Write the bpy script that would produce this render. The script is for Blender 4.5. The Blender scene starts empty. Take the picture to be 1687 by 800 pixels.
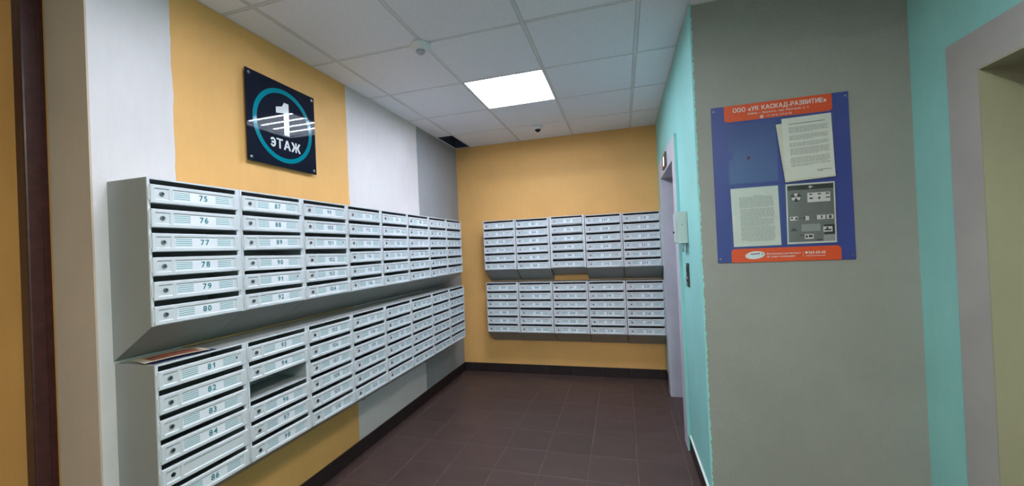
import bpy, bmesh, math, random
from mathutils import Vector, Matrix

# ------------------------------------------------------------------ camera, world, exposure
S = bpy.context.scene
COL = S.collection
CZ = 1.4211
cd = bpy.data.cameras.new('camera'); cam = bpy.data.objects.new('camera', cd); COL.objects.link(cam)
cd.sensor_width = 36.0; cd.sensor_fit = 'HORIZONTAL'
cd.lens = 660.88 / 1687 * 36
cd.shift_x = (843.5 - 829.72) / 1687
cd.shift_y = (405.82 - 400) / 1687
cd.clip_start = 0.02
r_ = Vector((0.95817617, 0.28271623, -0.04438429)); u_ = Vector((0.04458008, 0.0057438, 0.9989893)); f_ = Vector((-0.28268542, 0.9591864, 0.00709994))
cam.matrix_world = Matrix(((r_.x, u_.x, -f_.x, 0), (r_.y, u_.y, -f_.y, 0), (r_.z, u_.z, -f_.z, CZ), (0, 0, 0, 1)))
S.camera = cam
W = bpy.data.worlds.new('world'); S.world = W; W.use_nodes = True
W.node_tree.nodes['Background'].inputs[0].default_value = (.55, .6, .7, 1)
W.node_tree.nodes['Background'].inputs[1].default_value = 0.3
S.view_settings.view_transform = 'Standard'
S.view_settings.look = 'None'
S.view_settings.gamma = 1.0
S.view_settings.use_curve_mapping = False
S.view_settings.exposure = 0.2
TUBE, DIFF = 220.0, 9.0           # radiance of the lamp tubes and of the plate behind them
LAMPK = (0.86, 0.60, 1.9, 1.2)         # the ceiling lights relative to each other
LAMPC = ((0.82, 0.91, 1.07), (0.84, 0.91, 1.07), (0.97, 0.98, 0.88), (0.97, 0.98, 0.88))

random.seed(7)
rnd = random.random

# ------------------------------------------------------------------ room dimensions
L, R, D, H = -1.862, 0.391, 4.464, 2.649      # left wall, right wall, far wall, ceiling
PY, X2 = 2.30, 1.302                          # pier face, lift wall beside the camera
NY = 0.992                                    # near end of the left wall
BACK, FARL = -2.6, -3.5
SLAB = 2.95

# ------------------------------------------------------------------ materials
def lin(r, g, b):
    f = lambda c: (c / 255 / 12.92) if c / 255 <= .04045 else ((c / 255 + .055) / 1.055) ** 2.4
    return (f(r), f(g), f(b), 1)

class N:
    def __init__(s, name):
        s.m = bpy.data.materials.new(name); s.m.use_nodes = True
        s.t = s.m.node_tree; s.b = s.t.nodes['Principled BSDF']
    def n(s, typ, **k):
        x = s.t.nodes.new(typ)
        for a, v in k.items(): setattr(x, a, v)
        return x
    def l(s, a, b): s.t.links.new(a, b)
    def set(s, base=None, rough=None, metal=None, spec=None):
        if base is not None: s.b.inputs['Base Color'].default_value = base
        if rough is not None: s.b.inputs['Roughness'].default_value = rough
        if metal is not None: s.b.inputs['Metallic'].default_value = metal
        if spec is not None: s.b.inputs['Specular IOR Level'].default_value = spec
        return s
    def noise(s, scale, detail=4, vec=(1, 1, 1), rough=.55):
        tc = s.n('ShaderNodeTexCoord'); mp = s.n('ShaderNodeMapping'); mp.inputs['Scale'].default_value = vec
        no = s.n('ShaderNodeTexNoise'); no.inputs['Scale'].default_value = scale; no.inputs['Detail'].default_value = detail; no.inputs['Roughness'].default_value = rough
        s.l(tc.outputs['Object'], mp.inputs['Vector']); s.l(mp.outputs[0], no.inputs['Vector'])
        return no.outputs['Fac']
    def math(s, op, a, b=None, c=None):
        x = s.n('ShaderNodeMath', operation=op)
        for i, v in enumerate((a, b, c)):
            if v is None: continue
            if isinstance(v, (int, float)): x.inputs[i].default_value = v
            else: s.l(v, x.inputs[i])
        return x.outputs[0]
    def bump(s, h, strength, dist):
        b = s.n('ShaderNodeBump'); b.inputs['Strength'].default_value = strength; b.inputs['Distance'].default_value = dist
        s.l(h, b.inputs['Height']); s.l(b.outputs[0], s.b.inputs['Normal'])
    def mixc(s, fac, a, b):
        x = s.n('ShaderNodeMix', data_type='RGBA')
        if isinstance(fac, (int, float)): x.inputs[0].default_value = fac
        else: s.l(fac, x.inputs[0])
        for i, v in ((6, a), (7, b)):
            if isinstance(v, tuple): x.inputs[i].default_value = v
            else: s.l(v, x.inputs[i])
        return x.outputs[2]
    def base(s, c): s.l(c, s.b.inputs['Base Color'])

def scale(c, k): return (min(1, c[0] * k), min(1, c[1] * k), min(1, c[2] * k), 1)

def vary(n, c, fac, lo=.86, hi=1.06):
    r = n.n('ShaderNodeValToRGB'); r.color_ramp.elements[0].position = .3; r.color_ramp.elements[1].position = .7
    r.color_ramp.elements[0].color = scale(c, lo) if isinstance(c, tuple) else (lo, lo, lo, 1)
    r.color_ramp.elements[1].color = scale(c, hi) if isinstance(c, tuple) else (hi, hi, hi, 1)
    n.l(fac, r.inputs[0]); return r.outputs[0]

def mul(n, a, b):
    x = n.n('ShaderNodeMix', data_type='RGBA', blend_type='MULTIPLY'); x.inputs[0].default_value = 1
    n.l(a, x.inputs[6]); n.l(b, x.inputs[7]); return x.outputs[2]

YELLOW, WHITE, GREY, MINT = (.86, .47, .16, 1), (.77, .71, .715, 1), (.36, .365, .385, 1), (.33, .72, .68, 1)

def plaster(name, col, bands=None, edge=None, streak=.2, rough=.40):
    """painted plaster with vertical trowel scratches; bands = [(y, colour)...] paint fields along the wall"""
    n = N(name).set(rough=.6, spec=.3)
    s1 = n.noise(30, 6, (1, 1, streak), .65); s2 = n.noise(2.2, 3); s3 = n.noise(150, 3)
    if bands:
        tc = n.n('ShaderNodeTexCoord'); sp = n.n('ShaderNodeSeparateXYZ'); n.l(tc.outputs['Object'], sp.inputs[0])
        w = n.math('MULTIPLY_ADD', n.noise(9, 4), .02, -.01)
        y = n.math('ADD', sp.outputs[1], w)
        c = None
        for yy, cc in bands:
            c = cc if c is None else n.mixc(n.math('GREATER_THAN', y, yy), c, cc)
        base = c
    elif edge:                                  # (axis, value, colour, side) second paint overlapping the corner
        tc = n.n('ShaderNodeTexCoord'); sp = n.n('ShaderNodeSeparateXYZ'); n.l(tc.outputs['Object'], sp.inputs[0])
        ax, v, cc, sgn = edge
        w = n.math('MULTIPLY_ADD', n.noise(45, 4), .022, -.011)
        y = n.math('ADD', sp.outputs[ax], w)
        g = n.math('GREATER_THAN' if sgn > 0 else 'LESS_THAN', y, v)
        base = n.mixc(g, col, cc)
    else:
        rgb = n.n('ShaderNodeRGB'); rgb.outputs[0].default_value = col; base = rgb.outputs[0]
    tz = n.n('ShaderNodeTexCoord'); sz = n.n('ShaderNodeSeparateXYZ'); n.l(tz.outputs['Object'], sz.inputs[0])
    base = n.mixc(n.math('GREATER_THAN', sz.outputs[2], H + .012), base, (.06, .065, .11, 1))      # bare wall above the suspended ceiling
    t = vary(n, None, s2, .93, 1.04)
    t2 = vary(n, None, s1, .975, 1.015)
    n.base(mul(n, mul(n, base, t), t2))
    n.bump(n.math('ADD', n.math('MULTIPLY', s1, .5), n.math('MULTIPLY', s3, .6)), rough, .004)
    return n.m

def plain(name, c, rough=.5, metal=0, spec=.5, nz=None, amp=.06):
    n = N(name).set(c, rough, metal, spec)
    if nz: n.base(vary(n, c, n.noise(nz, 3), 1 - amp, 1 + amp))
    return n.m

M = {}
M['left'] = plaster('left_wall_paint', None, [(0, WHITE), (1.283, YELLOW), (2.455, WHITE), (3.492, GREY)])
M['yellow'] = plaster('yellow_paint', YELLOW)
M['mint'] = plaster('mint_paint', MINT)
M['pier'] = plaster('grey_paint', (.34, .345, .31, 1), edge=(0, R + .008, MINT, -1), streak=.6, rough=.85)
M['taupe'] = plaster('taupe_shade_paint', (.64, .49, .39, 1))  # brownish shade of a white-grey wall mixed into the colour
M['backwall'] = plaster('back_wall_paint', (.78, .77, .76, 1))
M['lilac'] = plain('lilac_grey_casing', (.58, .57, .64, 1), .5, nz=5)
M['casing2'] = plain('grey_casing', (.46, .45, .43, 1), .55, nz=5)
M['olive'] = plaster('olive_reveal', (.42, .42, .28, 1))
M['steel'] = plain('brushed_steel', (.45, .46, .47, 1), .35, 1, nz=8)
M['maroon'] = plain('maroon_enamel', (.06, .017, .016, 1), .35, nz=30, amp=.25)
M['cab'] = plain('cabinet_enamel', (.33, .33, .32, 1), .42, nz=6, amp=.035)
M['cabin'] = plain('cabinet_inside', (.40, .41, .42, 1), .6, nz=6)
M['door'] = plain('door_enamel', (.64, .655, .685, 1), .38, nz=7, amp=.03)
M['paper'] = plain('label_paper', (.82, .82, .87, 1), .5)
M['tint'] = plain('label_tint', (.66, .735, .765, 1), .5)
M['teal'] = plain('label_teal', (.03, .20, .23, 1), .5)
M['ink'] = plain('ink', (.03, .03, .035, 1), .5)
M['chrome'] = plain('lock_chrome', (.33, .33, .34, 1), .28, 1)
M['hole'] = plain('hole_black', (.006, .006, .007, 1), .7)
M['signblk'] = plain('sign_acrylic', (.010, .013, .026, 1), .025, spec=.12)
M['signteal'] = plain('sign_teal', (.0, .22, .29, 1), .08, spec=.15)
M['signwht'] = plain('sign_white', (.80, .80, .84, 1), .08, spec=.15)
M['blue'] = plain('board_blue', (.045, .065, .27, 1), .35, nz=4)
M['orange'] = plain('board_orange', (.72, .085, .02, 1), .35)
M['print'] = plain('print_white', (.72, .68, .66, 1), .4)
M['sheet'] = plain('sheet_paper', (.66, .68, .61, 1), .6, nz=12, amp=.04)
M['sheet2'] = plain('sheet_paper_cream', (.62, .61, .50, 1), .6, nz=12, amp=.04)
M['greytext'] = plain('sheet_text', (.33, .34, .32, 1), .6)
M['postergrey'] = plain('poster_grey', (.17, .18, .17, 1), .5, nz=20, amp=.1)
M['posterdark'] = plain('poster_dark', (.03, .033, .035, 1), .5)
M['plastic'] = plain('white_plastic', (.80, .80, .84, 1), .4)
M['plasticgrey'] = plain('grey_plastic', (.42, .42, .47, 1), .4)
M['boxwhite'] = plain('box_enamel', (.50, .60, .57, 1), .4, nz=5)
M['darkplate'] = plain('dark_plate', (.05, .04, .035, 1), .3)
M['tilebar'] = plain('grid_bar_white', (.70, .70, .72, 1), .5, nz=5)
M['concrete'] = plain('slab_concrete', (.08, .09, .16, 1), .9, nz=5)
M['caulk'] = plain('white_caulk', (.75, .76, .72, 1), .6)
M['red'] = plain('leaflet_red', (.30, .085, .05, 1), .4, nz=30, amp=.6)
M['cream'] = plain('leaflet_cream', (.55, .47, .36, 1), .5)
M['darkred'] = plain('sticker_red', (.10, .006, .03, 1), .5)
M['navy'] = plain('leaflet_navy', (.02, .025, .09, 1), .35)

def acoustic():
    n = N('ceiling_tile_board').set(rough=.85, spec=.2)
    oi = n.n('ShaderNodeObjectInfo')
    a = vary(n, (.90, .91, .985, 1), n.noise(60, 4), .96, 1.03)
    sp = n.noise(330, 2, rough=.6)
    r = n.n('ShaderNodeValToRGB'); r.color_ramp.elements[0].position = .24; r.color_ramp.elements[1].position = .31
    r.color_ramp.elements[0].color = (.45, .45, .48, 1); r.color_ramp.elements[1].color = (1, 1, 1, 1); n.l(sp, r.inputs[0])
    rr = n.n('ShaderNodeValToRGB'); rr.color_ramp.elements[0].color = (.95, .95, .95, 1); rr.color_ramp.elements[1].color = (1, 1, 1, 1); n.l(oi.outputs['Random'], rr.inputs[0])
    n.base(mul(n, mul(n, a, r.outputs[0]), rr.outputs[0]))
    n.bump(sp, .25, .003)
    return n.m
M['ctile'] = acoustic()

def floortile(name, c):
    n = N(name).set(rough=.42, spec=.4)
    oi = n.n('ShaderNodeObjectInfo')
    a = vary(n, c, n.noise(7, 5), .82, 1.15)
    rr = n.n('ShaderNodeValToRGB'); rr.color_ramp.elements[0].color = (.85, .85, .85, 1); rr.color_ramp.elements[1].color = (1, 1, 1, 1); n.l(oi.outputs['Random'], rr.inputs[0])
    n.base(mul(n, a, rr.outputs[0]))
    n.bump(n.noise(40, 3), .1, .002)
    n.l(n.math('MULTIPLY_ADD', n.noise(5, 4), .25, .3), n.b.inputs['Roughness'])
    return n.m
M['ftile'] = floortile('brown_floor_tile', (.080, .047, .042, 1))
M['skirt'] = floortile('brown_skirting_tile', (.028, .016, .017, 1))
M['grout'] = plain('floor_grout', (.14, .105, .095, 1), .85, nz=18, amp=.35)

def emit(name, c, s):
    n = N(name); n.b.inputs['Base Color'].default_value = (.9, .9, .9, 1)
    n.b.inputs['Emission Color'].default_value = (*c, 1); n.b.inputs['Emission Strength'].default_value = s
    return n.m
for _i, _k in enumerate(LAMPK):
    M['tube%d' % _i] = emit('lamp_tube', LAMPC[_i], TUBE * _k)
    M['diff%d' % _i] = emit('lamp_plate', LAMPC[_i], DIFF * _k)
M['lcd'] = emit('display_glow', (.8, .8, 1.0), .9)

def acrylic():
    n = N('clear_pocket'); t = n.t
    tr = n.n('ShaderNodeBsdfTransparent'); tr.inputs[0].default_value = (.98, .985, .99, 1)
    gl = n.n('ShaderNodeBsdfGlossy'); gl.inputs['Roughness'].default_value = .12
    mx = n.n('ShaderNodeMixShader'); mx.inputs[0].default_value = .03
    n.l(tr.outputs[0], mx.inputs[1]); n.l(gl.outputs[0], mx.inputs[2]); n.l(mx.outputs[0], t.nodes['Material Output'].inputs[0])
    return n.m
M['acrylic'] = acrylic()

# ------------------------------------------------------------------ mesh helpers
class MB:
    def __init__(s): s.v = []; s.f = []; s.mi = []; s.smooth = []
    def face(s, pts, mi=0, sm=False):
        k = len(s.v); s.v += [tuple(p) for p in pts]; s.f.append(tuple(range(k, k + len(pts)))); s.mi.append(mi); s.smooth.append(sm)
    def raw(s, vs, fs, mi=0, sm=False):
        k = len(s.v); s.v += [tuple(p) for p in vs]
        for f in fs: s.f.append(tuple(i + k for i in f)); s.mi.append(mi); s.smooth.append(sm)
    def box(s, x0, x1, y0, y1, z0, z1, mi=0):
        v = [(x, y, z) for z in (z0, z1) for y in (y0, y1) for x in (x0, x1)]
        s.raw(v, [(0, 2, 3, 1), (4, 5, 7, 6), (0, 1, 5, 4), (2, 6, 7, 3), (0, 4, 6, 2), (1, 3, 7, 5)], mi)
    def prism(s, poly, axis, a, b, mi=0):
        """extrude polygon (2D, other two axes in order) along axis from a to b"""
        def P(p, t):
            return (t, p[0], p[1]) if axis == 0 else ((p[0], t, p[1]) if axis == 1 else (p[0], p[1], t))
        n = len(poly); v = [P(p, a) for p in poly] + [P(p, b) for p in poly]
        s.raw(v, [tuple(range(n))[::-1], tuple(range(n, 2 * n))] + [(i, (i + 1) % n, n + (i + 1) % n, n + i) for i in range(n)], mi)
    def lathe(s, prof, c=(0, 0, 0), axis=2, seg=24, mi=0, sm=True):
        """prof [(r,h)...] revolved about axis through c"""
        vs = []
        for r, h in prof:
            for k in range(seg):
                a = 2 * math.pi * k / seg; x, y = r * math.cos(a), r * math.sin(a)
                p = (x, y, h) if axis == 2 else ((x, h, y) if axis == 1 else (h, x, y))
                vs.append((p[0] + c[0], p[1] + c[1], p[2] + c[2]))
        fs = [(i * seg + k, i * seg + (k + 1) % seg, (i + 1) * seg + (k + 1) % seg, (i + 1) * seg + k) for i in range(len(prof) - 1) for k in range(seg)]
        s.raw(vs, fs, mi, sm)
        s.raw(vs[:seg], [tuple(range(seg))[::-1]], mi); s.raw(vs[-seg:], [tuple(range(seg))], mi)
    def mesh(s, name, mats, weld=True):
        me = bpy.data.meshes.new(name); me.from_pydata(s.v, [], s.f)
        for m in (mats if isinstance(mats, (list, tuple)) else [mats]): me.materials.append(M[m])
        me.polygons.foreach_set('material_index', s.mi); me.polygons.foreach_set('use_smooth', s.smooth)
        b = bmesh.new(); b.from_mesh(me)
        if weld: bmesh.ops.remove_doubles(b, verts=b.verts, dist=1e-6)
        bmesh.ops.recalc_face_normals(b, faces=b.faces); b.to_mesh(me); b.free()
        me.update(); return me
    def obj(s, name, mats, parent=None, loc=(0, 0, 0), weld=True):
        return ob(name, s.mesh(name, mats, weld), parent, loc)

def ob(name, me, parent=None, loc=(0, 0, 0), rot=(0, 0, 0)):
    o = bpy.data.objects.new(name, me); COL.objects.link(o); o.parent = parent; o.location = loc; o.rotation_euler = rot
    return o
def tag(o, label, cat, group=None):
    o['label'] = label; o['category'] = cat
    if group: o['group'] = group
    return o
def root(name, label, cat, loc=(0, 0, 0), rot=(0, 0, 0), group=None):
    return tag(ob(name, None, None, loc, rot), label, cat, group)
def struct(o, label=None):
    o['kind'] = 'structure'
    if label: o['label'] = label
    return o
def bx(x0, x1, y0, y1, z0, z1):
    m = MB(); m.box(x0, x1, y0, y1, z0, z1); return m
def bevel(o, w, seg=2):
    b = o.modifiers.new('bevel', 'BEVEL'); b.width = w; b.segments = seg; b.limit_method = 'ANGLE'; return o

# ------------------------------------------------------------------ lettering (glyph by glyph, own figure one)
_gl = {}
def glyph(ch, bold):
    """-> verts (x, y, layer), faces, advance; cap height about .7"""
    k = (ch, bold)
    if k in _gl: return _gl[k]
    if ch == ' ': r = ([], [], .30)
    elif ch == '1':
        h, w = .70, .105 + bold
        v = [(.22, 0), (.22 + w, 0), (.22 + w, h), (.24 + .3 * w, h), (.17, h - .10), (.05, h - .17), (.05, h - .17 - w * .9), (.22, h - .19)]
        r = ([(a, b, 0) for a, b in v], [(0, 1, 2, 3, 4, 7), (4, 5, 6, 7)], .22 + w)
    elif ch == 'Э':
        w = .095 + bold * .9; n = 22; v, f = [], []
        for q in range(n + 1):
            t = math.radians(-146 + 292 * q / n); c, d = math.cos(t), math.sin(t)
            v += [(.27 + .275 * c, .35 + .36 * d, 0), (.27 + (.275 - w) * c, .35 + (.36 - w) * d, 0)]
        f = [(2 * q, 2 * q + 2, 2 * q + 3, 2 * q + 1) for q in range(n)]
        b0 = len(v); v += [(.14, .35 - w / 2, 0), (.53 - w, .35 - w / 2, 0), (.53 - w, .35 + w / 2, 0), (.14, .35 + w / 2, 0)]; f.append((b0, b0 + 1, b0 + 2, b0 + 3))
        x0 = min(p[0] for p in v); r = ([(a - x0, b, c) for a, b, c in v], f, .545 - x0)
    else:
        c = bpy.data.curves.new('glyph', 'FONT'); c.body = ch; c.offset = bold * .5 if ch.isdigit() else 0; c.resolution_u = 3
        o = bpy.data.objects.new('glyph', c); COL.objects.link(o)
        me = bpy.data.meshes.new_from_object(o.evaluated_get(bpy.context.evaluated_depsgraph_get()))
        base = [(v.co.x, v.co.y) for v in me.vertices]; bf = [tuple(p.vertices) for p in me.polygons]
        bpy.data.objects.remove(o); bpy.data.curves.remove(c); bpy.data.meshes.remove(me)
        q = bold * .55; sh = [(0, 0)] if ch.isdigit() or not bold else [(-q, -q * .6), (q, -q * .6), (q, q * .6), (-q, q * .6), (0, 0)]
        vs, fs = [], []
        for k2, (dx, dy) in enumerate(sh):          # heavier stroke: the same glyph laid a little to each side
            fs += [tuple(i + len(vs) for i in f) for f in bf]; vs += [(a + dx, b + dy, k2) for a, b in base]
        x0 = min(v[0] for v in vs); vs = [(a - x0, b, l) for a, b, l in vs]
        r = (vs, fs, max(v[0] for v in vs))
    _gl[k] = r
    return r
def lettering(name, s, parent, mat, P, cap=None, width=None, bold=.03, gap=.09, align='c', out=(0, -1, 0)):
    """flat printed text; P(a, b) maps text plane metres to local 3D, out = the way the print faces"""
    V, F, w = [], [], 0.0
    for ch in s:
        v, f, a = glyph(ch, bold); k = len(V)
        V += [(x + w, y, l) for x, y, l in v]; F += [tuple(i + k for i in q) for q in f]; w += a + gap
    w -= gap
    kx = ky = (cap / .7) if cap else width / w
    if width: kx = width / w
    off = {'c': -w * kx / 2, 'l': 0, 'r': -w * kx}[align]
    m = MB(); o = Vector(out) * .00004
    m.raw([Vector(P(a * kx + off, b * ky)) + o * l for a, b, l in V], F)
    return m.obj(name, mat, parent, weld=False)

# ------------------------------------------------------------------ setting: floor
fl = struct(bx(FARL, X2 + .4, BACK, D + .15, -.12, -.0015).obj('floor', 'grout'), 'dark brown square tiled floor with thin grout lines')
G = .0035
_tm = {}
def tile_at(x0, x1, y0, y1, name, mat, th, parent, z0, up=True):
    w, d = round(x1 - x0 - G, 4), round(y1 - y0 - G, 4)
    if w < .012 or d < .012: return
    k = (w, d, mat, th)
    if k not in _tm:
        m = MB(); e = .0015; a, b = w / 2, d / 2
        lo = [(-a, -b, 0), (a, -b, 0), (a, b, 0), (-a, b, 0)]; s = th if up else -th
        mid = [(x, y, s * .8) for x, y, _ in lo]; hi = [(x - math.copysign(e, x), y - math.copysign(e, y), s) for x, y, _ in lo]
        q = [(i, (i + 1) % 4, 4 + (i + 1) % 4, 4 + i) for i in range(4)]
        m.raw(lo + mid + hi, q + [tuple(j + 4 for j in f) for f in q] + [(8, 9, 10, 11), (3, 2, 1, 0)])
        _tm[k] = m.mesh(name, mat)
    return ob(name, _tm[k], parent, ((x0 + x1) / 2, (y0 + y1) / 2, z0))
def lines(a, b, o, p):
    k0 = math.floor((a - o) / p); r = []; k = k0
    while True:
        s, e = max(a, o + k * p), min(b, o + (k + 1) * p)
        if s >= b - 1e-6: break
        if e > s: r.append((s, e))
        k += 1
    return r
def inside(x, y):      # walkable plan of the hall
    if y > PY: return L < x < R
    return L < x < X2
for x0, x1 in lines(L, R, .034, .3):
    for y0, y1 in lines(-.233, D, 3.067, .3): tile_at(x0, x1, y0, y1, 'floor_tile', 'ftile', .003, fl, -.003)
for x0, x1 in lines(R, X2, .034, .3):
    for y0, y1 in lines(.967, PY, 3.067, .3): tile_at(x0, x1, y0, y1, 'floor_tile', 'ftile', .003, fl, -.003)
for x0, x1 in lines(R, R + .30, .034, .3):                     # threshold of the lift doorway
    for y0, y1 in lines(3.113, 3.975, 3.067, .3): tile_at(x0, x1, y0, y1, 'floor_tile', 'ftile', .003, fl, -.003)

# ------------------------------------------------------------------ setting: walls
struct(bx(L - .228, L, NY, D + .15, 0, SLAB).obj('wall_left', ['left']), 'left wall painted in white, yellow, white and grey upright bands')
# painted end of the left wall (thin plaster coat, warm shade put into its colour)
m = MB(); m.box(L - .228, L - .0005, NY - .006, NY, 0, SLAB)
struct(m.obj('wall_left_end', ['taupe']), 'plastered end of the left wall, shade painted in as taupe')
struct(bx(L - .228, R + .45, D, D + .15, 0, SLAB).obj('wall_far', 'yellow'), 'yellow plastered end wall')
def holed(name, x0, x1, y0, y1, oy0, oy1, oz, mat):
    m = MB(); m.box(x0, x1, y0, oy0, 0, SLAB); m.box(x0, x1, oy1, y1, 0, SLAB); m.box(x0, x1, oy0, oy1, oz, SLAB)
    return struct(m.obj(name, mat))
O1, O2, OZ = 3.113, 3.975, 2.015
holed('wall_right', R, R + .30, PY, D, O1, O2, OZ, 'mint')['label'] = 'mint green wall with the lift doorway'
m = MB(); m.box(R - .0008, X2 + .3, PY - .004, PY, 0, SLAB)
struct(m.obj('wall_pier', 'pier'), 'grey plastered pier wall that carries the notice board')
Q1, Q2 = 1.075, 1.937
holed('wall_lift', X2, X2 + .30, BACK, PY - .004, Q1, Q2, OZ, 'mint')['label'] = 'mint green wall with the near lift doorway'
struct(bx(FARL, X2 + .3, BACK - .15, BACK, 0, SLAB).obj('wall_back', 'backwall'))
struct(bx(FARL - .15, FARL, BACK, NY, 0, SLAB).obj('wall_entry_side', 'yellow'))
struct(bx(FARL, L - .228, NY, NY + .1, 0, SLAB).obj('wall_entry', 'yellow'), 'yellow wall left of the maroon post')

# lift doorways: reveal, casing, steel doors
def lift(n, x, y0, y1, cas, reveal, side, t, lab):
    c = .146; dp = .30
    r = struct(ob('trim_%d' % n, None, None, (x, (y0 + y1) / 2, 0)), lab)
    o = (x, (y0 + y1) / 2, 0)
    def P(m, nm, mat):
        q = m.obj(nm, mat, r); q.location = (-o[0], -o[1], 0); return q
    P(bx(x - t, x - .0005, y0 - c, y0, 0, OZ + c), 'casing_post', cas); P(bx(x - t, x - .0005, y1, y1 + c, 0, OZ + c), 'casing_post', cas)
    P(bx(x - t, x - .0005, y0, y1, OZ, OZ + c), 'casing_lintel', cas)
    if side: P(bx(x - t + .001, x - .0005, y0 - c - .003, y0 - c, 0, OZ + c), 'casing_edge', side)
    P(bx(x - t, x + dp, y0, y0 + .006, 0, OZ), 'reveal', reveal); P(bx(x - t, x + dp, y1 - .006, y1, 0, OZ), 'reveal', reveal)
    P(bx(x - t, x + dp, y0 + .006, y1 - .006, OZ - .006, OZ), 'soffit', reveal)
    d = struct(ob('door_%d' % n, None, None, (x + dp - .05, (y0 + y1) / 2, 0)), 'brushed steel sliding lift door')
    w = (y1 - y0) / 2 - .008
    for sgn in (-1, 1):
        a, b = (.0015, w) if sgn > 0 else (-w, -.0015)
        bevel(bx(0, .04, a, b, .004, OZ - .008).obj('door_panel', 'steel', d), .003)
lift(1, R, O1, O2, 'lilac', 'lilac', 'mint', .02, 'lilac grey casing around the far lift doorway')
lift(2, X2, Q1, Q2, 'casing2', 'olive', None, .003, 'grey casing around the near lift doorway')

# skirting tiles
def skirt(name, axis, pos, a, b, o, sgn, lab):
    h, t = .10, .010
    if axis == 'y': m = bx(min(pos, pos + sgn * .006), max(pos, pos + sgn * .006), a, b, 0, h - .003)
    else: m = bx(a, b, min(pos, pos + sgn * .006), max(pos, pos + sgn * .006), 0, h - .003)
    r = struct(m.obj(name, 'grout'), lab)
    for s, e in lines(a, b, o, .3):
        if e - s < .01: continue
        s += .0012; e -= .0012; q0, q1 = sorted((pos + sgn * .0005, pos + sgn * t))
        mm = bx(q0, q1, s, e, .001, h) if axis == 'y' else bx(s, e, q0, q1, .001, h)
        bevel(mm.obj('skirting_tile', 'skirt', r), .0012, 1)
    return r
skirt('baseboard_left', 'y', L, NY, D, 3.067, 1, 'dark brown tiled skirting along the left wall')
skirt('baseboard_far', 'x', D, L + .011, R, .034, -1, 'dark brown tiled skirting along the yellow end wall')
skirt('baseboard_right', 'y', R, PY, O1 - .155, 3.067, -1, 'dark brown tiled skirting along the mint wall')
skirt('baseboard_corner', 'y', R, O2 + .147, D - .011, 3.067, -1, 'short dark skirting between lift casing and end wall')
skirt('baseboard_pier', 'x', PY - .004, R, X2, .034, -1, 'dark brown tiled skirting along the grey pier')
struct(bx(R - .011, R, PY, O1 - .155, .1005, .108).obj('trim_3', 'caulk'), 'white sealant line along the top of the right skirting')

# maroon post at the end of the left wall
p = root('steel_post', 'maroon painted steel post at the left edge of the photo', 'post', (-2.144, NY - .031, 0))
bevel(bx(-.028, .028, -.031, .030, 0, H - .002).obj('post_shaft', 'maroon', p), .006)
bx(.0282, .0315, .012, .030, 0, H - .002).obj('cover_strip', 'maroon', p)

# ------------------------------------------------------------------ setting: ceiling
ce = struct(bx(FARL, X2 + .3, BACK, D, SLAB, SLAB + .12).obj('ceiling', 'concrete'), 'suspended ceiling of white speckled square tiles')
GX, GY = -2.265 + .6, 1.527
LAMPS = [(-1.065, 2.727), (-1.065, .927), (.135, -.273), (.135, -1.473)]
def isl(a, b): return any(abs(a - p) < .02 and abs(b - q) < .02 for p, q in LAMPS)
def ctiles(xa, xb, ya, yb):
    for x0, x1 in lines(xa, xb, GX, .6):
        for y0, y1 in lines(ya, yb, GY, .6):
            if isl(x0, y0): continue
            if x0 < L + .01 and y1 > D - .01: continue               # the missing corner tile
            w, d = x1 - x0, y1 - y0
            if w < .03 or d < .03: continue
            k = ('c', round(w, 3), round(d, 3))
            if k not in _tm:
                m = MB(); a, b = w / 2 - .0015, d / 2 - .0015; e = .010
                lo = [(-a, -b), (a, -b), (a, b), (-a, b)]
                v = [(x, y, .015) for x, y in lo] + [(x, y, .004) for x, y in lo] + [(x - math.copysign(e, x), y - math.copysign(e, y), .004) for x, y in lo] + [(x - math.copysign(e + .001, x), y - math.copysign(e + .001, y), -.0015) for x, y in lo]
                q = [(i, (i + 1) % 4, 4 + (i + 1) % 4, 4 + i) for i in range(4)]
                m.raw(v, q + [tuple(j + 4 for j in f) for f in q] + [tuple(j + 8 for j in f) for f in q] + [(12, 13, 14, 15), (3, 2, 1, 0)])
                _tm[k] = m.mesh('ceiling_tile', 'ctile')
            t = ob('ceiling_tile', _tm[k], ce, ((x0 + x1) / 2, (y0 + y1) / 2, H + (rnd() - .5) * .0016))
            t.rotation_euler = ((rnd() - .5) * .004, (rnd() - .5) * .004, 0)
ctiles(L, R, -.273, D)
ctiles(R, X2, -.273, PY - .004)
# rest of the ceiling behind the camera and left of it
def field(x0, x1, y0, y1, hx, hy):      # plain field with one opening for a light
    m = MB()
    for a, b, c, d in ((x0, hx, y0, y1), (hx + .6, x1, y0, y1), (hx, hx + .6, y0, hy), (hx, hx + .6, hy + .6, y1)): m.box(a, b, c, d, H, H + .01)
    m.obj('ceiling_field', 'ctile', ce)
field(L, X2, BACK, -.275, *LAMPS[3])
bx(FARL, L, BACK, NY - .006, H, H + .01).obj('ceiling_field', 'ctile', ce)
gb = .0095
for i in range(0, 6):
    x = GX + .6 * i; yb = D if x < R else PY - .004
    if x > X2: continue
    bx(x - gb, x + gb, -.273, yb, H - .0005, H + .0035).obj('grid_bar', 'tilebar', ce)
for j in range(-2, 5):
    y = GY + .6 * j
    if y < -.2: continue
    xe = R if y > PY else X2
    for x0, x1 in lines(L, xe, GX, .6):
        bx(x0 + gb, x1 - gb, y - .0075, y + .0075, H + .0, H + .0035).obj('grid_bar', 'tilebar', ce)
e = .014
bx(L, L + e, NY, D, H, H + .0035).obj('edge_angle', 'tilebar', ce)
bx(L + e, R, D - e, D, H, H + .0035).obj('edge_angle', 'tilebar', ce)
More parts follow.
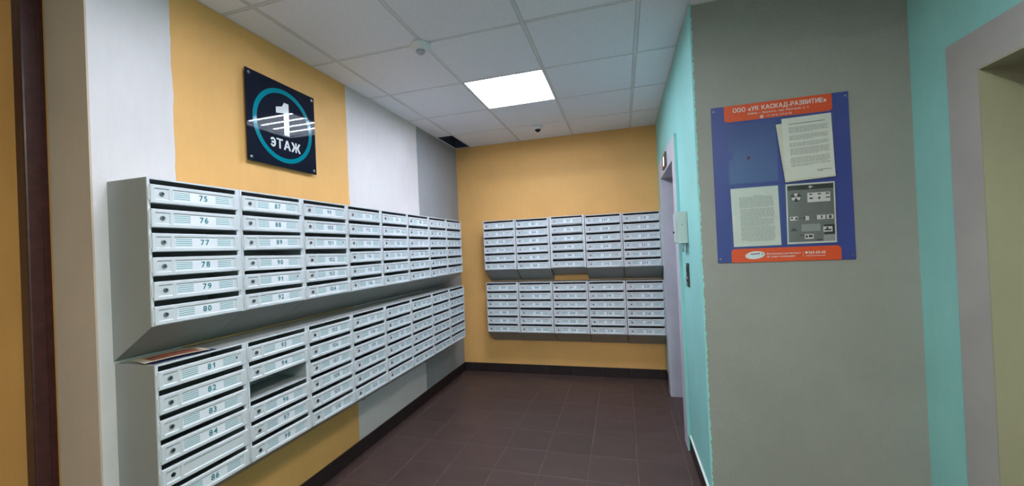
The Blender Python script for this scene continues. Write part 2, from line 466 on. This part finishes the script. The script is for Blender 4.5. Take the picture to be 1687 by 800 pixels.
bx(R - e, R, PY, D - e, H, H + .0035).obj('edge_angle', 'tilebar', ce)
bx(R - e, X2, PY - .004 - e, PY - .004, H, H + .0035).obj('edge_angle', 'tilebar', ce)
bx(X2 - e, X2, 0, PY - .004 - e, H, H + .0035).obj('edge_angle', 'tilebar', ce)

# ceiling lights: one seen, three assumed out of view to match near brightness
def lamp(x, y, lab, i):
    r = root('ceiling_light', lab, 'lamp', (x + .3, y + .3, H), group='square ceiling lights')
    m = MB(); a, b = .2985, .286
    for q in (-1, 1):
        m.box(-a, a, min(q * a, q * b), max(q * a, q * b), -.002, .06); m.box(min(q * a, q * b), max(q * a, q * b), -b, b, -.002, .06)
    m.obj('frame', 'tilebar', r)
    bx(-b, b, -b, b, .030, .06).obj('diffuser', 'diff%d' % i, r)
    for k in range(4):
        y0 = -.2 + k * .1333
        bx(-.262, .262, y0 - .008, y0 + .008, .0285, .0300).obj('light_strip', 'tube%d' % i, r)
for i, ((x, y), lab) in enumerate(zip(LAMPS, ('bright square ceiling light panel above the tiled floor', 'assumed square ceiling light above the photographer, unseen, added for the near walls', 'assumed square ceiling light by the near lift, unseen, added to light the pier', 'assumed square ceiling light near the back wall, unseen, added to light the pier'))):
    lamp(x, y, lab, i)

# ------------------------------------------------------------------ mailbox cabinets
CW, CH, CDP, SL = .3695, .547, .213, .135
PITCH, DH, SLOT, TOPR = .0900, .0688, .0195, .0065
def zdoor(i): return CH - TOPR - SLOT - DH - i * PITCH + .0005       # bottom of door i (0 = top)
def cabinet_body(sl, wide):
    t = .0016; m = MB(); d = CDP; x0, x1 = .0006, CW - .0006
    prof = [(-.001, CH), (-d, CH), (-d, 0), (-.001, -sl)]
    m.prism(prof, 0, x0, x0 + t); m.prism(prof, 0, x1 - t, x1)
    m.box(x0, x1, -d, -.001, CH - t, CH); m.box(x0, x1, -.0026, -.001, -sl, CH)
    m.prism([(-d, 0), (-.001, -sl), (-.001, -sl + t * 1.2), (-d, t)], 0, x0, x1)
    return m.mesh('body', ['cab'])
def cabinet_inside():
    m = MB(); d = CDP; t = .0012; x0, x1 = .0024, CW - .0024
    for i in range(6):
        z = zdoor(i) + .001
        m.box(x0, x1, -d + .004, -.003, z, z + t)
    m.box(x0, x1, -.0045, -.003, 0, CH - .003); m.box(x0, x0 + .0006, -d + .003, -.0045, .0, CH - .003); m.box(x1 - .0006, x1, -d + .003, -.0045, .0, CH - .003)
    return m.mesh('inner_shelves', ['cabin'])
def cabinet_frame(wide):
    m = MB(); d = CDP; y0, y1 = -d - .0012, -d + .004
    a, b = (.0225, .024) if wide else (.0095, .0205)
    m.box(.0004, a, y0, y1, 0, CH); m.box(CW - b, CW - .0004, y0, y1, 0, CH)
    m.box(a, CW - b, y0, y1, CH - TOPR, CH)
    if wide: m.box(a, CW - b, y0, y1, 0, .012)
    else: m.box(a, CW - b, y0, y1, 0, .004)
    for i in range(5):
        z = zdoor(i); m.box(a, CW - b, y0 + .002, y1, z - .001, z + .005)
    return m.mesh('front_frame', ['door'])
DW = .347
def door_mesh():
    """pressed steel door: two panels sunk into the front, left edge with a stepped hinge tab"""
    rec = [(.0115, .0655, .0125, .0570), (.0735, .3265, .0125, .0570)]; b, dep = .0040, .0034
    xs = sorted({0, .0022, DW - .0022, DW} | {x for r in rec for x in (r[0], r[0] + b, r[1] - b, r[1])})
    zs = sorted({0, .0022, DH - .0022, DH} | {z for r in rec for z in (r[2], r[2] + b, r[3] - b, r[3])})
    yf = -.009
    def h(x, z):
        for r in rec:
            if r[0] + b - 1e-6 <= x <= r[1] - b + 1e-6 and r[2] + b - 1e-6 <= z <= r[3] - b + 1e-6: return yf + dep
        if x in (0, DW) or z in (0, DH): return yf + .0022
        return yf
    m = MB(); nx, nz = len(xs), len(zs)
    m.raw([(x, h(x, z), z) for z in zs for x in xs], [(j * nx + i, j * nx + i + 1, (j + 1) * nx + i + 1, (j + 1) * nx + i) for j in range(nz - 1) for i in range(nx - 1)])
    yb = .001; y2 = yf + .0022
    for p, q in (((0, 0), (DW, 0)), ((DW, 0), (DW, DH)), ((DW, DH), (0, DH)), ((0, DH), (0, 0))):
        m.face([(p[0], y2, p[1]), (q[0], y2, q[1]), (q[0], yb, q[1]), (p[0], yb, p[1])])
    m.face([(0, yb, 0), (0, yb, DH), (DW, yb, DH), (DW, yb, 0)])
    m.box(-.0045, .0005, -.0035, .0005, .012, DH - .010)
    return m.mesh('door', ['door'])
def lock_mesh():
    m = MB(); m.lathe([(.0088, .0), (.0088, -.003), (.0072, -.0046), (.0066, -.0044), (.0062, -.0040)], (0, 0, 0), 1, 16, 0)
    m.box(-.0006, .0044, -.0044, -.0041, -.0008, .0010, 1)
    m.box(-.0016, .0016, -.0044, -.0041, -.0035, .0035, 1)
    return m.mesh('lock', ['chrome', 'hole'])
def hole_mesh():
    m = MB(); m.lathe([(.0082, .001), (.0082, -.0005)], (0, 0, 0), 1, 16); return m.mesh('lock_hole', ['hole'])
LX0, LX1, LZ0, LZ1 = .0785, .3105, .0172, .0520
YR = -.009 + .0034
def label_mesh():
    m = MB(); y = YR
    m.box(LX0, LX1, y - .0003, y + .0002, LZ0, LZ1, 0)
    for a, b in ((LX0 + .002, .142), (.246, LX1 - .002)):
        m.box(a, b, y - .00045, y - .0002, LZ0 + .002, LZ1 - .002, 1)
        for k in range(4):
            z = LZ0 + .0052 + k * .0078
            m.box(a + .001, b - .001, y - .0006, y - .0003, z, z + .0018, 2)
    return m.mesh('label_strip', ['paper', 'tint', 'teal'])
BODY = cabinet_body(SL, False); BODYB = cabinet_body(.092, True); INS = cabinet_inside()
FRAME = cabinet_frame(False); FRAMEB = cabinet_frame(True)
DOOR = door_mesh(); LOCK = lock_mesh(); HOLE = hole_mesh(); LABEL = label_mesh()
mm = MB(); mm.box(0, .0055, YR - .0008, YR, 0, .011); MARK = mm.mesh('print_mark', 'ink')

def cabinet(first, loc, rz, lab, wide=False, group=None, uneven=1.0):
    r = root('mailbox_cabinet', lab, 'mailbox', loc, (0, 0, rz), group)
    ob('body', BODYB if wide else BODY, r); ob('inner_shelves', INS, r); ob('front_frame', FRAMEB if wide else FRAME, r)
    for i in range(6):
        n = first + i
        if n == 95: continue                               # door missing, compartment open
        d = ob('door', DOOR, r)
        x, z = .0062, zdoor(i)
        if wide: d.scale = (.93, 1, .92); x = .0215; z += .0075 - i * .0008
        tilt = (rnd() - .5) * .006 * uneven; op = (rnd() ** 3) * .012 * uneven; dx = (rnd() - .5) * .0012; dz = (rnd() - .5) * .001
        if n in (90, 102, 192): tilt, dz, dx = -.018, -.004 + .003 * (n == 192), .003
        if n in (104, 89, 127, 145): tilt, op = .010, .02
        d.location = (x + dx, -CDP - .0013, z + dz); d.rotation_euler = (0, -tilt, -op)
        if n in (85, 105): ob('lock_hole', HOLE, d, (.0385, YR - .0003, .0355))
        else:
            k = ob('lock', LOCK, d, (.0385 + (rnd() - .5) * .001, YR, .0355)); k.rotation_euler = (0, (rnd() - .5) * 1.4, 0)
        if n == 85: continue
        ob('label_strip', LABEL, d, ((rnd() - .5) * .003, 0, (rnd() - .5) * .001))
        lettering('number', str(n), d, 'teal', lambda a, b: (.194 + a, YR - .0009, .0245 + b), cap=.0220, bold=.055, gap=.12)
        if n % 10 == 1: ob('print_mark', MARK, d, (.304, 0, .034))
    return r

ZU, ZL = CZ - .2241 - .0005, CZ - .9131
LY0, LP, FX0, FP = 1.0345, .3703, -1.4835, .3745
place = ['nearest the taupe wall end', 'second from the near end', 'third from the near end', 'fourth from the near end', 'fifth from the near end', 'third from the far corner', 'second from the far corner', 'nearest the far corner']
for i in range(8):
    a = 75 + 12 * i
    cabinet(a, (L, LY0 + LP * i, ZU), math.pi / 2, 'grey mailbox cabinet %d-%d, upper left-wall row, %s' % (a, a + 5, place[i]), group='mailbox cabinets')
    b = a + 6
    ex = {81: ', one box unlabelled', 93: ', one door missing'}.get(b, '')
    cabinet(b, (L, LY0 + LP * i + .004, ZL), math.pi / 2, 'grey mailbox cabinet %d-%d, lower left-wall row, %s%s' % (b, b + 5, place[i], ex), group='mailbox cabinets')
place = ['leftmost', 'second from left', 'middle one', 'second from right', 'rightmost, by the lift']
for i in range(5):
    a = 171 + 12 * i; wide = i == 2
    cabinet(a, (FX0 + FP * i, D, ZU + (.002 if wide else -.002 * i)), 0, 'grey steel mailbox cabinet %d-%d on yellow wall, upper row, %s' % (a, a + 5, place[i]), wide, group='mailbox cabinets')
    b = a + 6
    cabinet(b, (FX0 + FP * i + .006, D, ZL - .002 * i), 0, 'grey steel mailbox cabinet %d-%d on yellow wall, lower row, %s' % (b, b + 5, place[i]), group='mailbox cabinets')

# leaflets on top of the lower cabinets
def leaflet(name, w, l, loc, rz, mats, lab, curl, printed=False):
    m = MB(); n = 8
    for k in range(n):
        for sidx, (za, zb) in enumerate(((0, 0),)):
            y0, y1 = l * k / n, l * (k + 1) / n
            f = lambda y: curl * (math.sin(math.pi * y / l) * .6 + (y / l) ** 2 * .4)
            a, b = f(y0), f(y1); t = .0012
            v = [(0, y0, a), (w, y0, a), (w, y1, b), (0, y1, b), (0, y0, a + t), (w, y0, a + t), (w, y1, b + t), (0, y1, b + t)]
            m.raw(v, [(0, 3, 2, 1), (4, 5, 6, 7), (0, 1, 5, 4), (2, 3, 7, 6), (1, 2, 6, 5), (3, 0, 4, 7)])
    r = m.obj(name, mats[0], None, loc); r.rotation_euler = (0, 0, rz); tag(r, lab, 'leaflet', 'leaflets on the mailboxes')
    if printed:
        m = MB()
        for k in range(1, n - 1):
            y0, y1 = l * k / n, l * (k + 1) / n
            a, b = f(y0) + .0015, f(y1) + .0015
            m.raw([(.012, y0, a), (w - .012, y0, a), (w - .012, y1, b), (.012, y1, b)], [(0, 1, 2, 3)])
        m.obj('printed_picture', mats[1], r)
    return r
zt = ZL + CH + .0006
leaflet('leaflet', .105, .225, (-1.775, 1.058, zt), -.10, ['navy'], 'dark navy leaflet at the bottom of the pile on the lower mailboxes', .003)
leaflet('leaflet', .11, .215, (-1.800, 1.058, zt + .0055), -.22, ['cream', 'red'], 'cream leaflet with red picture on top of the lower mailboxes', .006, True)
leaflet('leaflet', .085, .19, (-1.838, 1.072, zt + .0002), -.02, ['cream'], 'plain cream leaflet tucked by the wall on the lower mailboxes', .001)

# anchor bolts under the lower left cabinets
for y, z, w in ((2.50, .381, 'white paint field'), (3.08, .402, 'far end of the white paint field')):
    r = root('anchor_bolt', 'small steel anchor bolt below the left mailboxes, ' + w, 'bolt', (L, y, z), group='anchor bolts')
    m = MB(); m.lathe([(.004, 0), (.004, .022)], axis=0, seg=10); m.obj('shank', 'chrome', r)
    m = MB(); m.lathe([(.008, .010), (.008, .016)], axis=0, seg=6, sm=False); m.obj('nut', 'chrome', r)

# ------------------------------------------------------------------ floor number sign
sg = root('floor_sign', 'square black glossy sign with teal ring reading 1 ЭТАЖ', 'sign', (L + .020, 1.867, 2.189))
hw = .2435
o = bx(0, .005, -hw, hw, -hw, hw).obj('panel', 'signblk', sg); bevel(o, .001, 1)
SP = lambda d: (lambda a, b: (.0052 + d, a, b))
m = MB(); n = 96; ra, rb = .2105, .185; cy, cz = .003, -.004
for k in range(n):
    a, b = 2 * math.pi * k / n, 2 * math.pi * (k + 1) / n
    m.face([(.0053, cy + r * math.cos(t), cz + r * math.sin(t)) for r, t in ((ra, a), (ra, b), (rb, b), (rb, a))])
m.obj('ring', 'signteal', sg)
m = MB(); pts = [(-.002, -.055), (.036, -.055), (.036, .135), (.004, .135), (-.012, .108), (-.055, .094), (-.055, .060), (-.002, .072)]
m.raw([(.0056, a, b) for a, b in pts], [(0, 1, 2, 3, 4, 7), (4, 5, 6, 7)]); m.obj('numeral', 'signwht', sg, weld=False)
lettering('lettering', 'ЭТАЖ', sg, 'signwht', lambda a, b: (.0056, .008 + a, -.138 + b), cap=.052, width=.215, bold=.06, gap=.07, out=(1, 0, 0))
for a in (-1, 1):
    for b in (-1, 1):
        m = MB(); m.lathe([(.007, -.0195), (.007, .0), (.009, .005), (.009, .0065), (.004, .0085)], (0, a * .222, b * .222), 0, 14)
        m.obj('standoff', 'chrome', sg)

# ------------------------------------------------------------------ notice board on the pier
FY = PY - .004
BX0, BX1, BZ0, BZ1 = .470, 1.060, 1.301, 2.099
nb = root('notice_board', 'blue notice board with orange header and footer on the grey pier', 'notice board', (.765, FY, 1.301))
oX, oZ = .765, 1.301
bevel(bx(BX0 - oX, BX1 - oX, -.005, -.0005, 0, BZ1 - oZ).obj('panel', 'blue', nb), .001, 1)
def rounded(x0, x1, z0, z1, r, top, bot, y0, y1, name, mat, parent):
    pts = []
    for cx, cz, a0, on in ((x1 - r, z0 + r, -90, bot), (x1 - r, z1 - r, 0, top), (x0 + r, z1 - r, 90, top), (x0 + r, z0 + r, 180, bot)):
        if on: pts += [(cx + r * math.cos(math.radians(a0 + k * 15)), cz + r * math.sin(math.radians(a0 + k * 15))) for k in range(7)]
        else: pts.append((x1 if a0 in (-90, 0) else x0, z0 if a0 in (-90, 180) else z1))
    m = MB(); m.prism(pts, 1, y0, y1); return m.obj(name, mat, parent)
rounded(.530 - oX, .994 - oX, 2.016 - oZ, 2.0985 - oZ, .016, False, True, -.0056, -.0049, 'header_strip', 'orange', nb)
rounded(.534 - oX, 1.002 - oX, .0005, 1.370 - oZ, .018, True, False, -.0056, -.0049, 'footer_strip', 'orange', nb)
BT = lambda x, z: (lambda a, b: (x - oX + a, -.0060, z - oZ + b))
lettering('lettering', 'ООО «УК КАСКАД-РАЗВИТИЕ»', nb, 'print', BT(.771, 2.062), cap=.0205, width=.402, bold=.05, gap=.08)
lettering('lettering', '394040, г. Воронеж, пер. Ракетный, д. 2', nb, 'print', BT(.767, 2.0425), cap=.0095, width=.262, bold=.01)
lettering('lettering', '+7 (473) 211-61-16', nb, 'print', BT(.773, 2.0225), cap=.0095, width=.108, bold=.01)
m = MB(); m.lathe([(.0078, -.0062), (.0078, -.0055)], (.698 - oX, 0, 2.0265 - oZ), 1, 20); m.obj('phone_mark', 'print', nb)
m = MB(); m.prism([(-.0045 + .698 - oX, 2.0235 - oZ), (-.002 + .698 - oX, 2.0225 - oZ), (.0045 + .698 - oX, 2.0285 - oZ), (.002 + .698 - oX, 2.0305 - oZ)], 1, -.0066, -.006); m.obj('handset_mark', 'orange', nb)
# footer: oval badge, two lines, telephone number
def ellipse(cx, cz, a, b, ang, y0, y1, name, mat, n=40, a0=0, a1=360, ra=0):
    c, s = math.cos(ang), math.sin(ang); pts = []
    for k in range(n):
        t = math.radians(a0 + (a1 - a0) * k / n); p, q = a * math.cos(t), b * math.sin(t)
        pts.append((cx + p * c - q * s, cz + p * s + q * c))
    m = MB(); m.prism(pts, 1, y0, y1); return m.obj(name, mat, nb)
ellipse(.639 - oX, 1.336 - oZ, .044, .0195, .10, -.0062, -.0055, 'badge', 'print')
ellipse(.642 - oX, 1.334 - oZ, .036, .0145, .10, -.0066, -.0061, 'badge_field', 'tint')
m = MB(); m.prism([(.620 - oX, 1.339 - oZ), (.660 - oX, 1.342 - oZ), (.660 - oX, 1.346 - oZ), (.620 - oX, 1.343 - oZ)], 1, -.007, -.0066); m.obj('badge_word', 'posterdark', nb)
m = MB(); m.prism([(.664 - oX, 1.349 - oZ), (.676 - oX, 1.341 - oZ), (.670 - oX, 1.334 - oZ), (.672 - oX, 1.341 - oZ)], 1, -.007, -.0066); m.obj('badge_swoosh', 'posterdark', nb)
lettering('lettering', 'Высокоскоростной Интернет', nb, 'print', BT(.691, 1.3365), cap=.0085, width=.146, bold=.03, align='l')
lettering('lettering', 'Цифровое телевидение', nb, 'print', BT(.691, 1.3225), cap=.0085, width=.120, bold=.03, align='l')
bx(.8445 - oX, .8457 - oX, -.0060, -.0055, 1.321 - oZ, 1.345 - oZ).obj('divider', 'print', nb)
m = MB(); m.lathe([(.0058, -.0062), (.0058, -.0055)], (.8595 - oX, 0, 1.3405 - oZ), 1, 16); m.obj('phone_mark', 'print', nb)
lettering('lettering', '260-60-60', nb, 'print', BT(.9025, 1.3345), cap=.0125, width=.070, bold=.06)
m = MB()
x = .856
while x < .933:
    w = .004 + rnd() * .004; m.box(x - oX, x + w - oX, -.0060, -.0055, 1.3235 - oZ, 1.3262 - oZ); x += w + .0012
m.obj('small_print', 'print', nb)
for a in (BX0 + .012, BX1 - .012):
    for b in (BZ0 + .02, BZ1 - .02):
        m = MB(); m.lathe([(.0045, -.0065), (.0045, -.0048)], (a - oX, 0, b - oZ), 1, 12); m.obj('screw', 'chrome', nb)
# clear pockets
def pocket(x0, x1, z0, z1):
    r = .026; zc = z0 + (z1 - z0) * .47; pts = [(x0, z0), (x1, z0), (x1, z1), (x0, z1), (x0, zc + r)]
    pts += [(x0 + r * .9 * math.sin(math.radians(t)), zc + r * math.cos(math.radians(t))) for t in range(15, 180, 15)] + [(x0, zc - r)]
    m = MB(); m.prism([(a - oX, b - oZ) for a, b in pts], 1, -.0105, -.009); m.obj('clear_pocket', 'acrylic', nb)
    for a, b, c, d in ((x0, x1, z0 - .003, z0), (x1, x1 + .003, z0 - .003, z1)):
        bx(a - oX, b - oX, -.0105, -.0052, c - oZ, d - oZ).obj('pocket_seam', 'acrylic', nb)
pocket(.538, .753, 1.700, 2.003); pocket(.776, .992, 1.700, 2.003); pocket(.540, .757, 1.380, 1.680); pocket(.777, .992, 1.381, 1.681)
bx(.624 - oX, .636 - oX, -.0112, -.0106, 1.818 - oZ, 1.832 - oZ).obj('sticker', 'darkred', nb)

# sheets on the board
def sheet(name, quad, y, mat, lab, group=None):
    """quad: four (x, z) corners tl, tr, br, bl; real sheet 0.4 mm thick"""
    cx = sum(p[0] for p in quad) / 4; cz = min(p[1] for p in quad)
    m = MB(); m.prism([(a - cx, b - cz) for a, b in quad], 1, -.0003, .0003)
    r = m.obj(name, mat, None, (cx, y, cz)); tag(r, lab, 'paper', group)
    def P(u, v):           # u right 0..1, v down 0..1
        tl, tr, br, bl = quad
        a = tl[0] * (1 - u) * (1 - v) + tr[0] * u * (1 - v) + br[0] * u * v + bl[0] * (1 - u) * v
        b = tl[1] * (1 - u) * (1 - v) + tr[1] * u * (1 - v) + br[1] * u * v + bl[1] * (1 - u) * v
        return (a - cx, b - cz)
    return r, P
def quadp(m, P, u0, u1, v0, v1, y, mi=0):
    m.raw([(p[0], y, p[1]) for p in (P(u0, v0), P(u0, v1), P(u1, v1), P(u1, v0))], [(0, 1, 2, 3)], mi)
def paragraphs(parent, P, paras, u0, u1, lh, mat, y=-.0006):
    m = MB()
    for v0, v1 in paras:
        v = v0
        while v < v1:
            u = u0 + rnd() * .02
            last = v + lh >= v1
            end = u1 - (rnd() * .4 if last else rnd() * .03)
            while u < end:
                w = .02 + rnd() * .07; quadp(m, P, u, min(end, u + w), v, v + lh * .5, y); u += w + .012
            v += lh
    return m.obj('printed_text', mat, parent, weld=False)
YS = FY - .0075
s, P = sheet('notice_sheet', [(.754, 1.976), (.965, 1.985), (.992, 1.700), (.783, 1.688)], FY - .0125, 'sheet2', 'cream sheet peeking out behind the upper right notice', 'notices on the board')
s, P = sheet('notice_sheet', [(.779, 2.000), (.984, 2.004), (.990, 1.707), (.785, 1.698)], FY - .0142, 'sheet', 'printed notice at the upper right of the blue board', 'notices on the board')
paragraphs(s, P, [(.155, .25), (.29, .37), (.41, .47), (.50, .61), (.65, .74), (.76, .80)], .12, .93, .0145, 'greytext')
m = MB(); quadp(m, P, .13, .87, .10, .108, -.0006); quadp(m, P, .64, .93, .885, .892, -.0006); quadp(m, P, .66, .76, .905, .911, -.0006); m.obj('heading', 'posterdark', s, weld=False)
s, P = sheet('notice_sheet', [(.542, 1.676), (.752, 1.677), (.755, 1.382), (.546, 1.381)], YS, 'sheet', 'densely printed notice at the lower left of the blue board', 'notices on the board')
paragraphs(s, P, [(.16, .345), (.36, .53), (.535, .655), (.66, .90)], .17, .90, .0135, 'greytext')
m = MB(); quadp(m, P, .48, .68, .143, .151, -.0006); quadp(m, P, .30, .86, .905, .912, -.0006); m.obj('heading', 'greytext', s, weld=False)
s, P = sheet('safety_poster', [(.785, 1.678), (.988, 1.677), (.985, 1.385), (.781, 1.384)], YS, 'sheet', 'grey safety poster with radiation symbol at the lower right of the board', 'notices on the board')
m = MB(); quadp(m, P, .03, .97, .025, .97, -.0006); m.obj('poster_field', 'postergrey', s, weld=False)
m = MB(); quadp(m, P, .03, .97, .03, .105, -.0008); quadp(m, P, .76, .97, .70, .86, -.0008)
for u, v, w, h in ((.14, .565, .05, .035), (.26, .578, .05, .008), (.34, .555, .03, .05), (.56, .575, .03, .008), (.66, .555, .06, .045), (.85, .55, .06, .05)): pass
m.obj('poster_band', 'posterdark', s, weld=False)
m = MB(); quadp(m, P, .30, .68, .68, .80, -.0008, 0); quadp(m, P, .74, .97, .87, .965, -.0009, 0); m.obj('poster_panel', 'greytext', s, weld=False)
m = MB()
for u0, u1, v0, v1 in ((.44, .90, .165, .32), (.07, .23, .545, .61), (.38, .46, .545, .615), (.62, .79, .54, .61), (.82, .95, .54, .61), (.74, .92, .735, .82), (.36, .54, .845, .925)): quadp(m, P, u0, u1, v0, v1, -.0010)
cxp, czp = P(.205, .225)
star = [(.50, .035), (.515, .055), (.58, .065), (.52, .075), (.50, .10), (.49, .075), (.45, .065), (.485, .055)]
m.raw([(P(*q)[0], -.0010, P(*q)[1]) for q in star], [tuple(range(8))])
m.obj('poster_picture', 'print', s, weld=False)
m = MB()
for u0, u1, v0, v1 in ((.48, .54, .18, .20), (.65, .72, .18, .20), (.81, .88, .18, .20), (.48, .55, .245, .27), (.66, .70, .24, .275), (.81, .89, .245, .262), (.18, .22, .56, .60), (.09, .13, .555, .585), (.26, .32, .576, .585), (.35, .385, .555, .60), (.56, .61, .572, .58), (.70, .73, .55, .595), (.86, .91, .55, .60), (.76, .90, .775, .80), (.80, .84, .745, .775), (.38, .42, .865, .905), (.44, .52, .86, .90), (.27, .34, .855, .868), (.60, .72, .94, .958), (.07, .22, .77, .785), (.10, .18, .745, .768)): quadp(m, P, u0, u1, v0, v1, -.0012)
rr = .0225
for k in range(48):
    a, b = 2 * math.pi * k / 48, 2 * math.pi * (k + 1) / 48
    m.face([(cxp + r * math.cos(t), -.0013, czp + r * math.sin(t)) for r, t in ((rr, a), (rr, b), (rr * .88, b), (rr * .88, a))])
for c in (30, 150, 270):
    for k in range(6):
        a, b = math.radians(c - 30 + k * 10), math.radians(c - 20 + k * 10)
        m.face([(cxp + r * math.cos(t), -.0013, czp + r * math.sin(t)) for r, t in ((rr * .88, a), (rr * .88, b), (rr * .28, b), (rr * .28, a))])
for k in range(12):
    a, b = 2 * math.pi * k / 12, 2 * math.pi * (k + 1) / 12
    m.face([(cxp, -.0013, czp)] + [(cxp + rr * .16 * math.cos(t), -.0013, czp + rr * .16 * math.sin(t)) for t in (a, b)])
m.obj('poster_ink', 'posterdark', s, weld=False)
m = MB(); m.raw([(cxp + rr * math.cos(2 * math.pi * k / 32), -.0010, czp + rr * math.sin(2 * math.pi * k / 32)) for k in range(32)], [tuple(range(32))]); m.obj('radiation_disc', 'print', s, weld=False)

# ------------------------------------------------------------------ smoke detector, dome camera
r = root('smoke_detector', 'white round smoke detector on the ceiling left of the light panel', 'smoke detector', (-1.085, 2.135, H - .0015))
m = MB(); m.lathe([(.059, 0), (.059, -.010), (.056, -.016), (.054, -.022), (.044, -.034), (.030, -.038)], seg=32); m.obj('base', 'plastic', r)
m = MB(); m.lathe([(.026, -.0375), (.024, -.050), (.017, -.056), (.004, -.058)], seg=24); m.obj('sensor_head', 'plasticgrey', r)
r = root('dome_camera', 'small white dome camera with dark lens on the ceiling by the end wall', 'security camera', (-.765, 4.005, H - .0015))
m = MB(); m.lathe([(.050, 0), (.050, -.012), (.044, -.022), (.036, -.028), (.030, -.030)], seg=28); m.obj('housing', 'plastic', r)
m = MB(); m.lathe([(.029, -.0295), (.027, -.040), (.020, -.049), (.010, -.054), (.002, -.055)], seg=24); m.obj('lens_dome', 'signblk', r)

# ------------------------------------------------------------------ fittings on the mint wall
r = root('control_box', 'small pale metal control box on the mint wall beside the lift', 'control box', (R, 2.74, 1.41))
bevel(bx(-.062, -.0005, -.065, .065, 0, .195).obj('body', 'boxwhite', r), .003)
bevel(bx(-.066, -.062, -.060, .060, .005, .19).obj('lid', 'boxwhite', r), .0015, 1)
m = MB(); m.lathe([(.007, -.0665), (.007, -.073)], (0, .03, .07), 0, 12); m.obj('lid_lock', 'hole', r)
m = MB(); m.lathe([(.0045, -.0655), (.0045, -.0675)], (-.03, 0, .115), 1, 10); m.obj('side_screw', 'chrome', r)
for dy, l in ((-.045, .055), (-.015, .03)):
    m = MB(); m.lathe([(.006, 0), (.006, -l)], (-.02 + dy * .2, dy, .001), 2, 10); m.obj('cable_stub', 'plasticgrey', r)
r = root('call_panel', 'dark steel lift call button plate on the mint wall', 'button panel', (R, 2.72, 1.14))
bevel(bx(-.010, -.0005, -.032, .032, 0, .145).obj('plate', 'darkplate', r), .002)
m = MB(); m.lathe([(.016, -.0095), (.016, -.014), (.013, -.016)], (0, 0, .045), 0, 20); m.obj('button', 'chrome', r)
bx(-.0112, -.0098, -.02, .02, .09, .125).obj('display', 'hole', r)
r = root('floor_indicator', 'dark floor indicator plate above the far lift doorway', 'indicator', (R - .0205, 3.545, 2.03))
bevel(bx(-.012, 0, -.12, .12, 0, .112).obj('housing', 'darkplate', r), .002)
bx(-.0132, -.012, -.035, .035, .02, .092).obj('display', 'lcd', r)
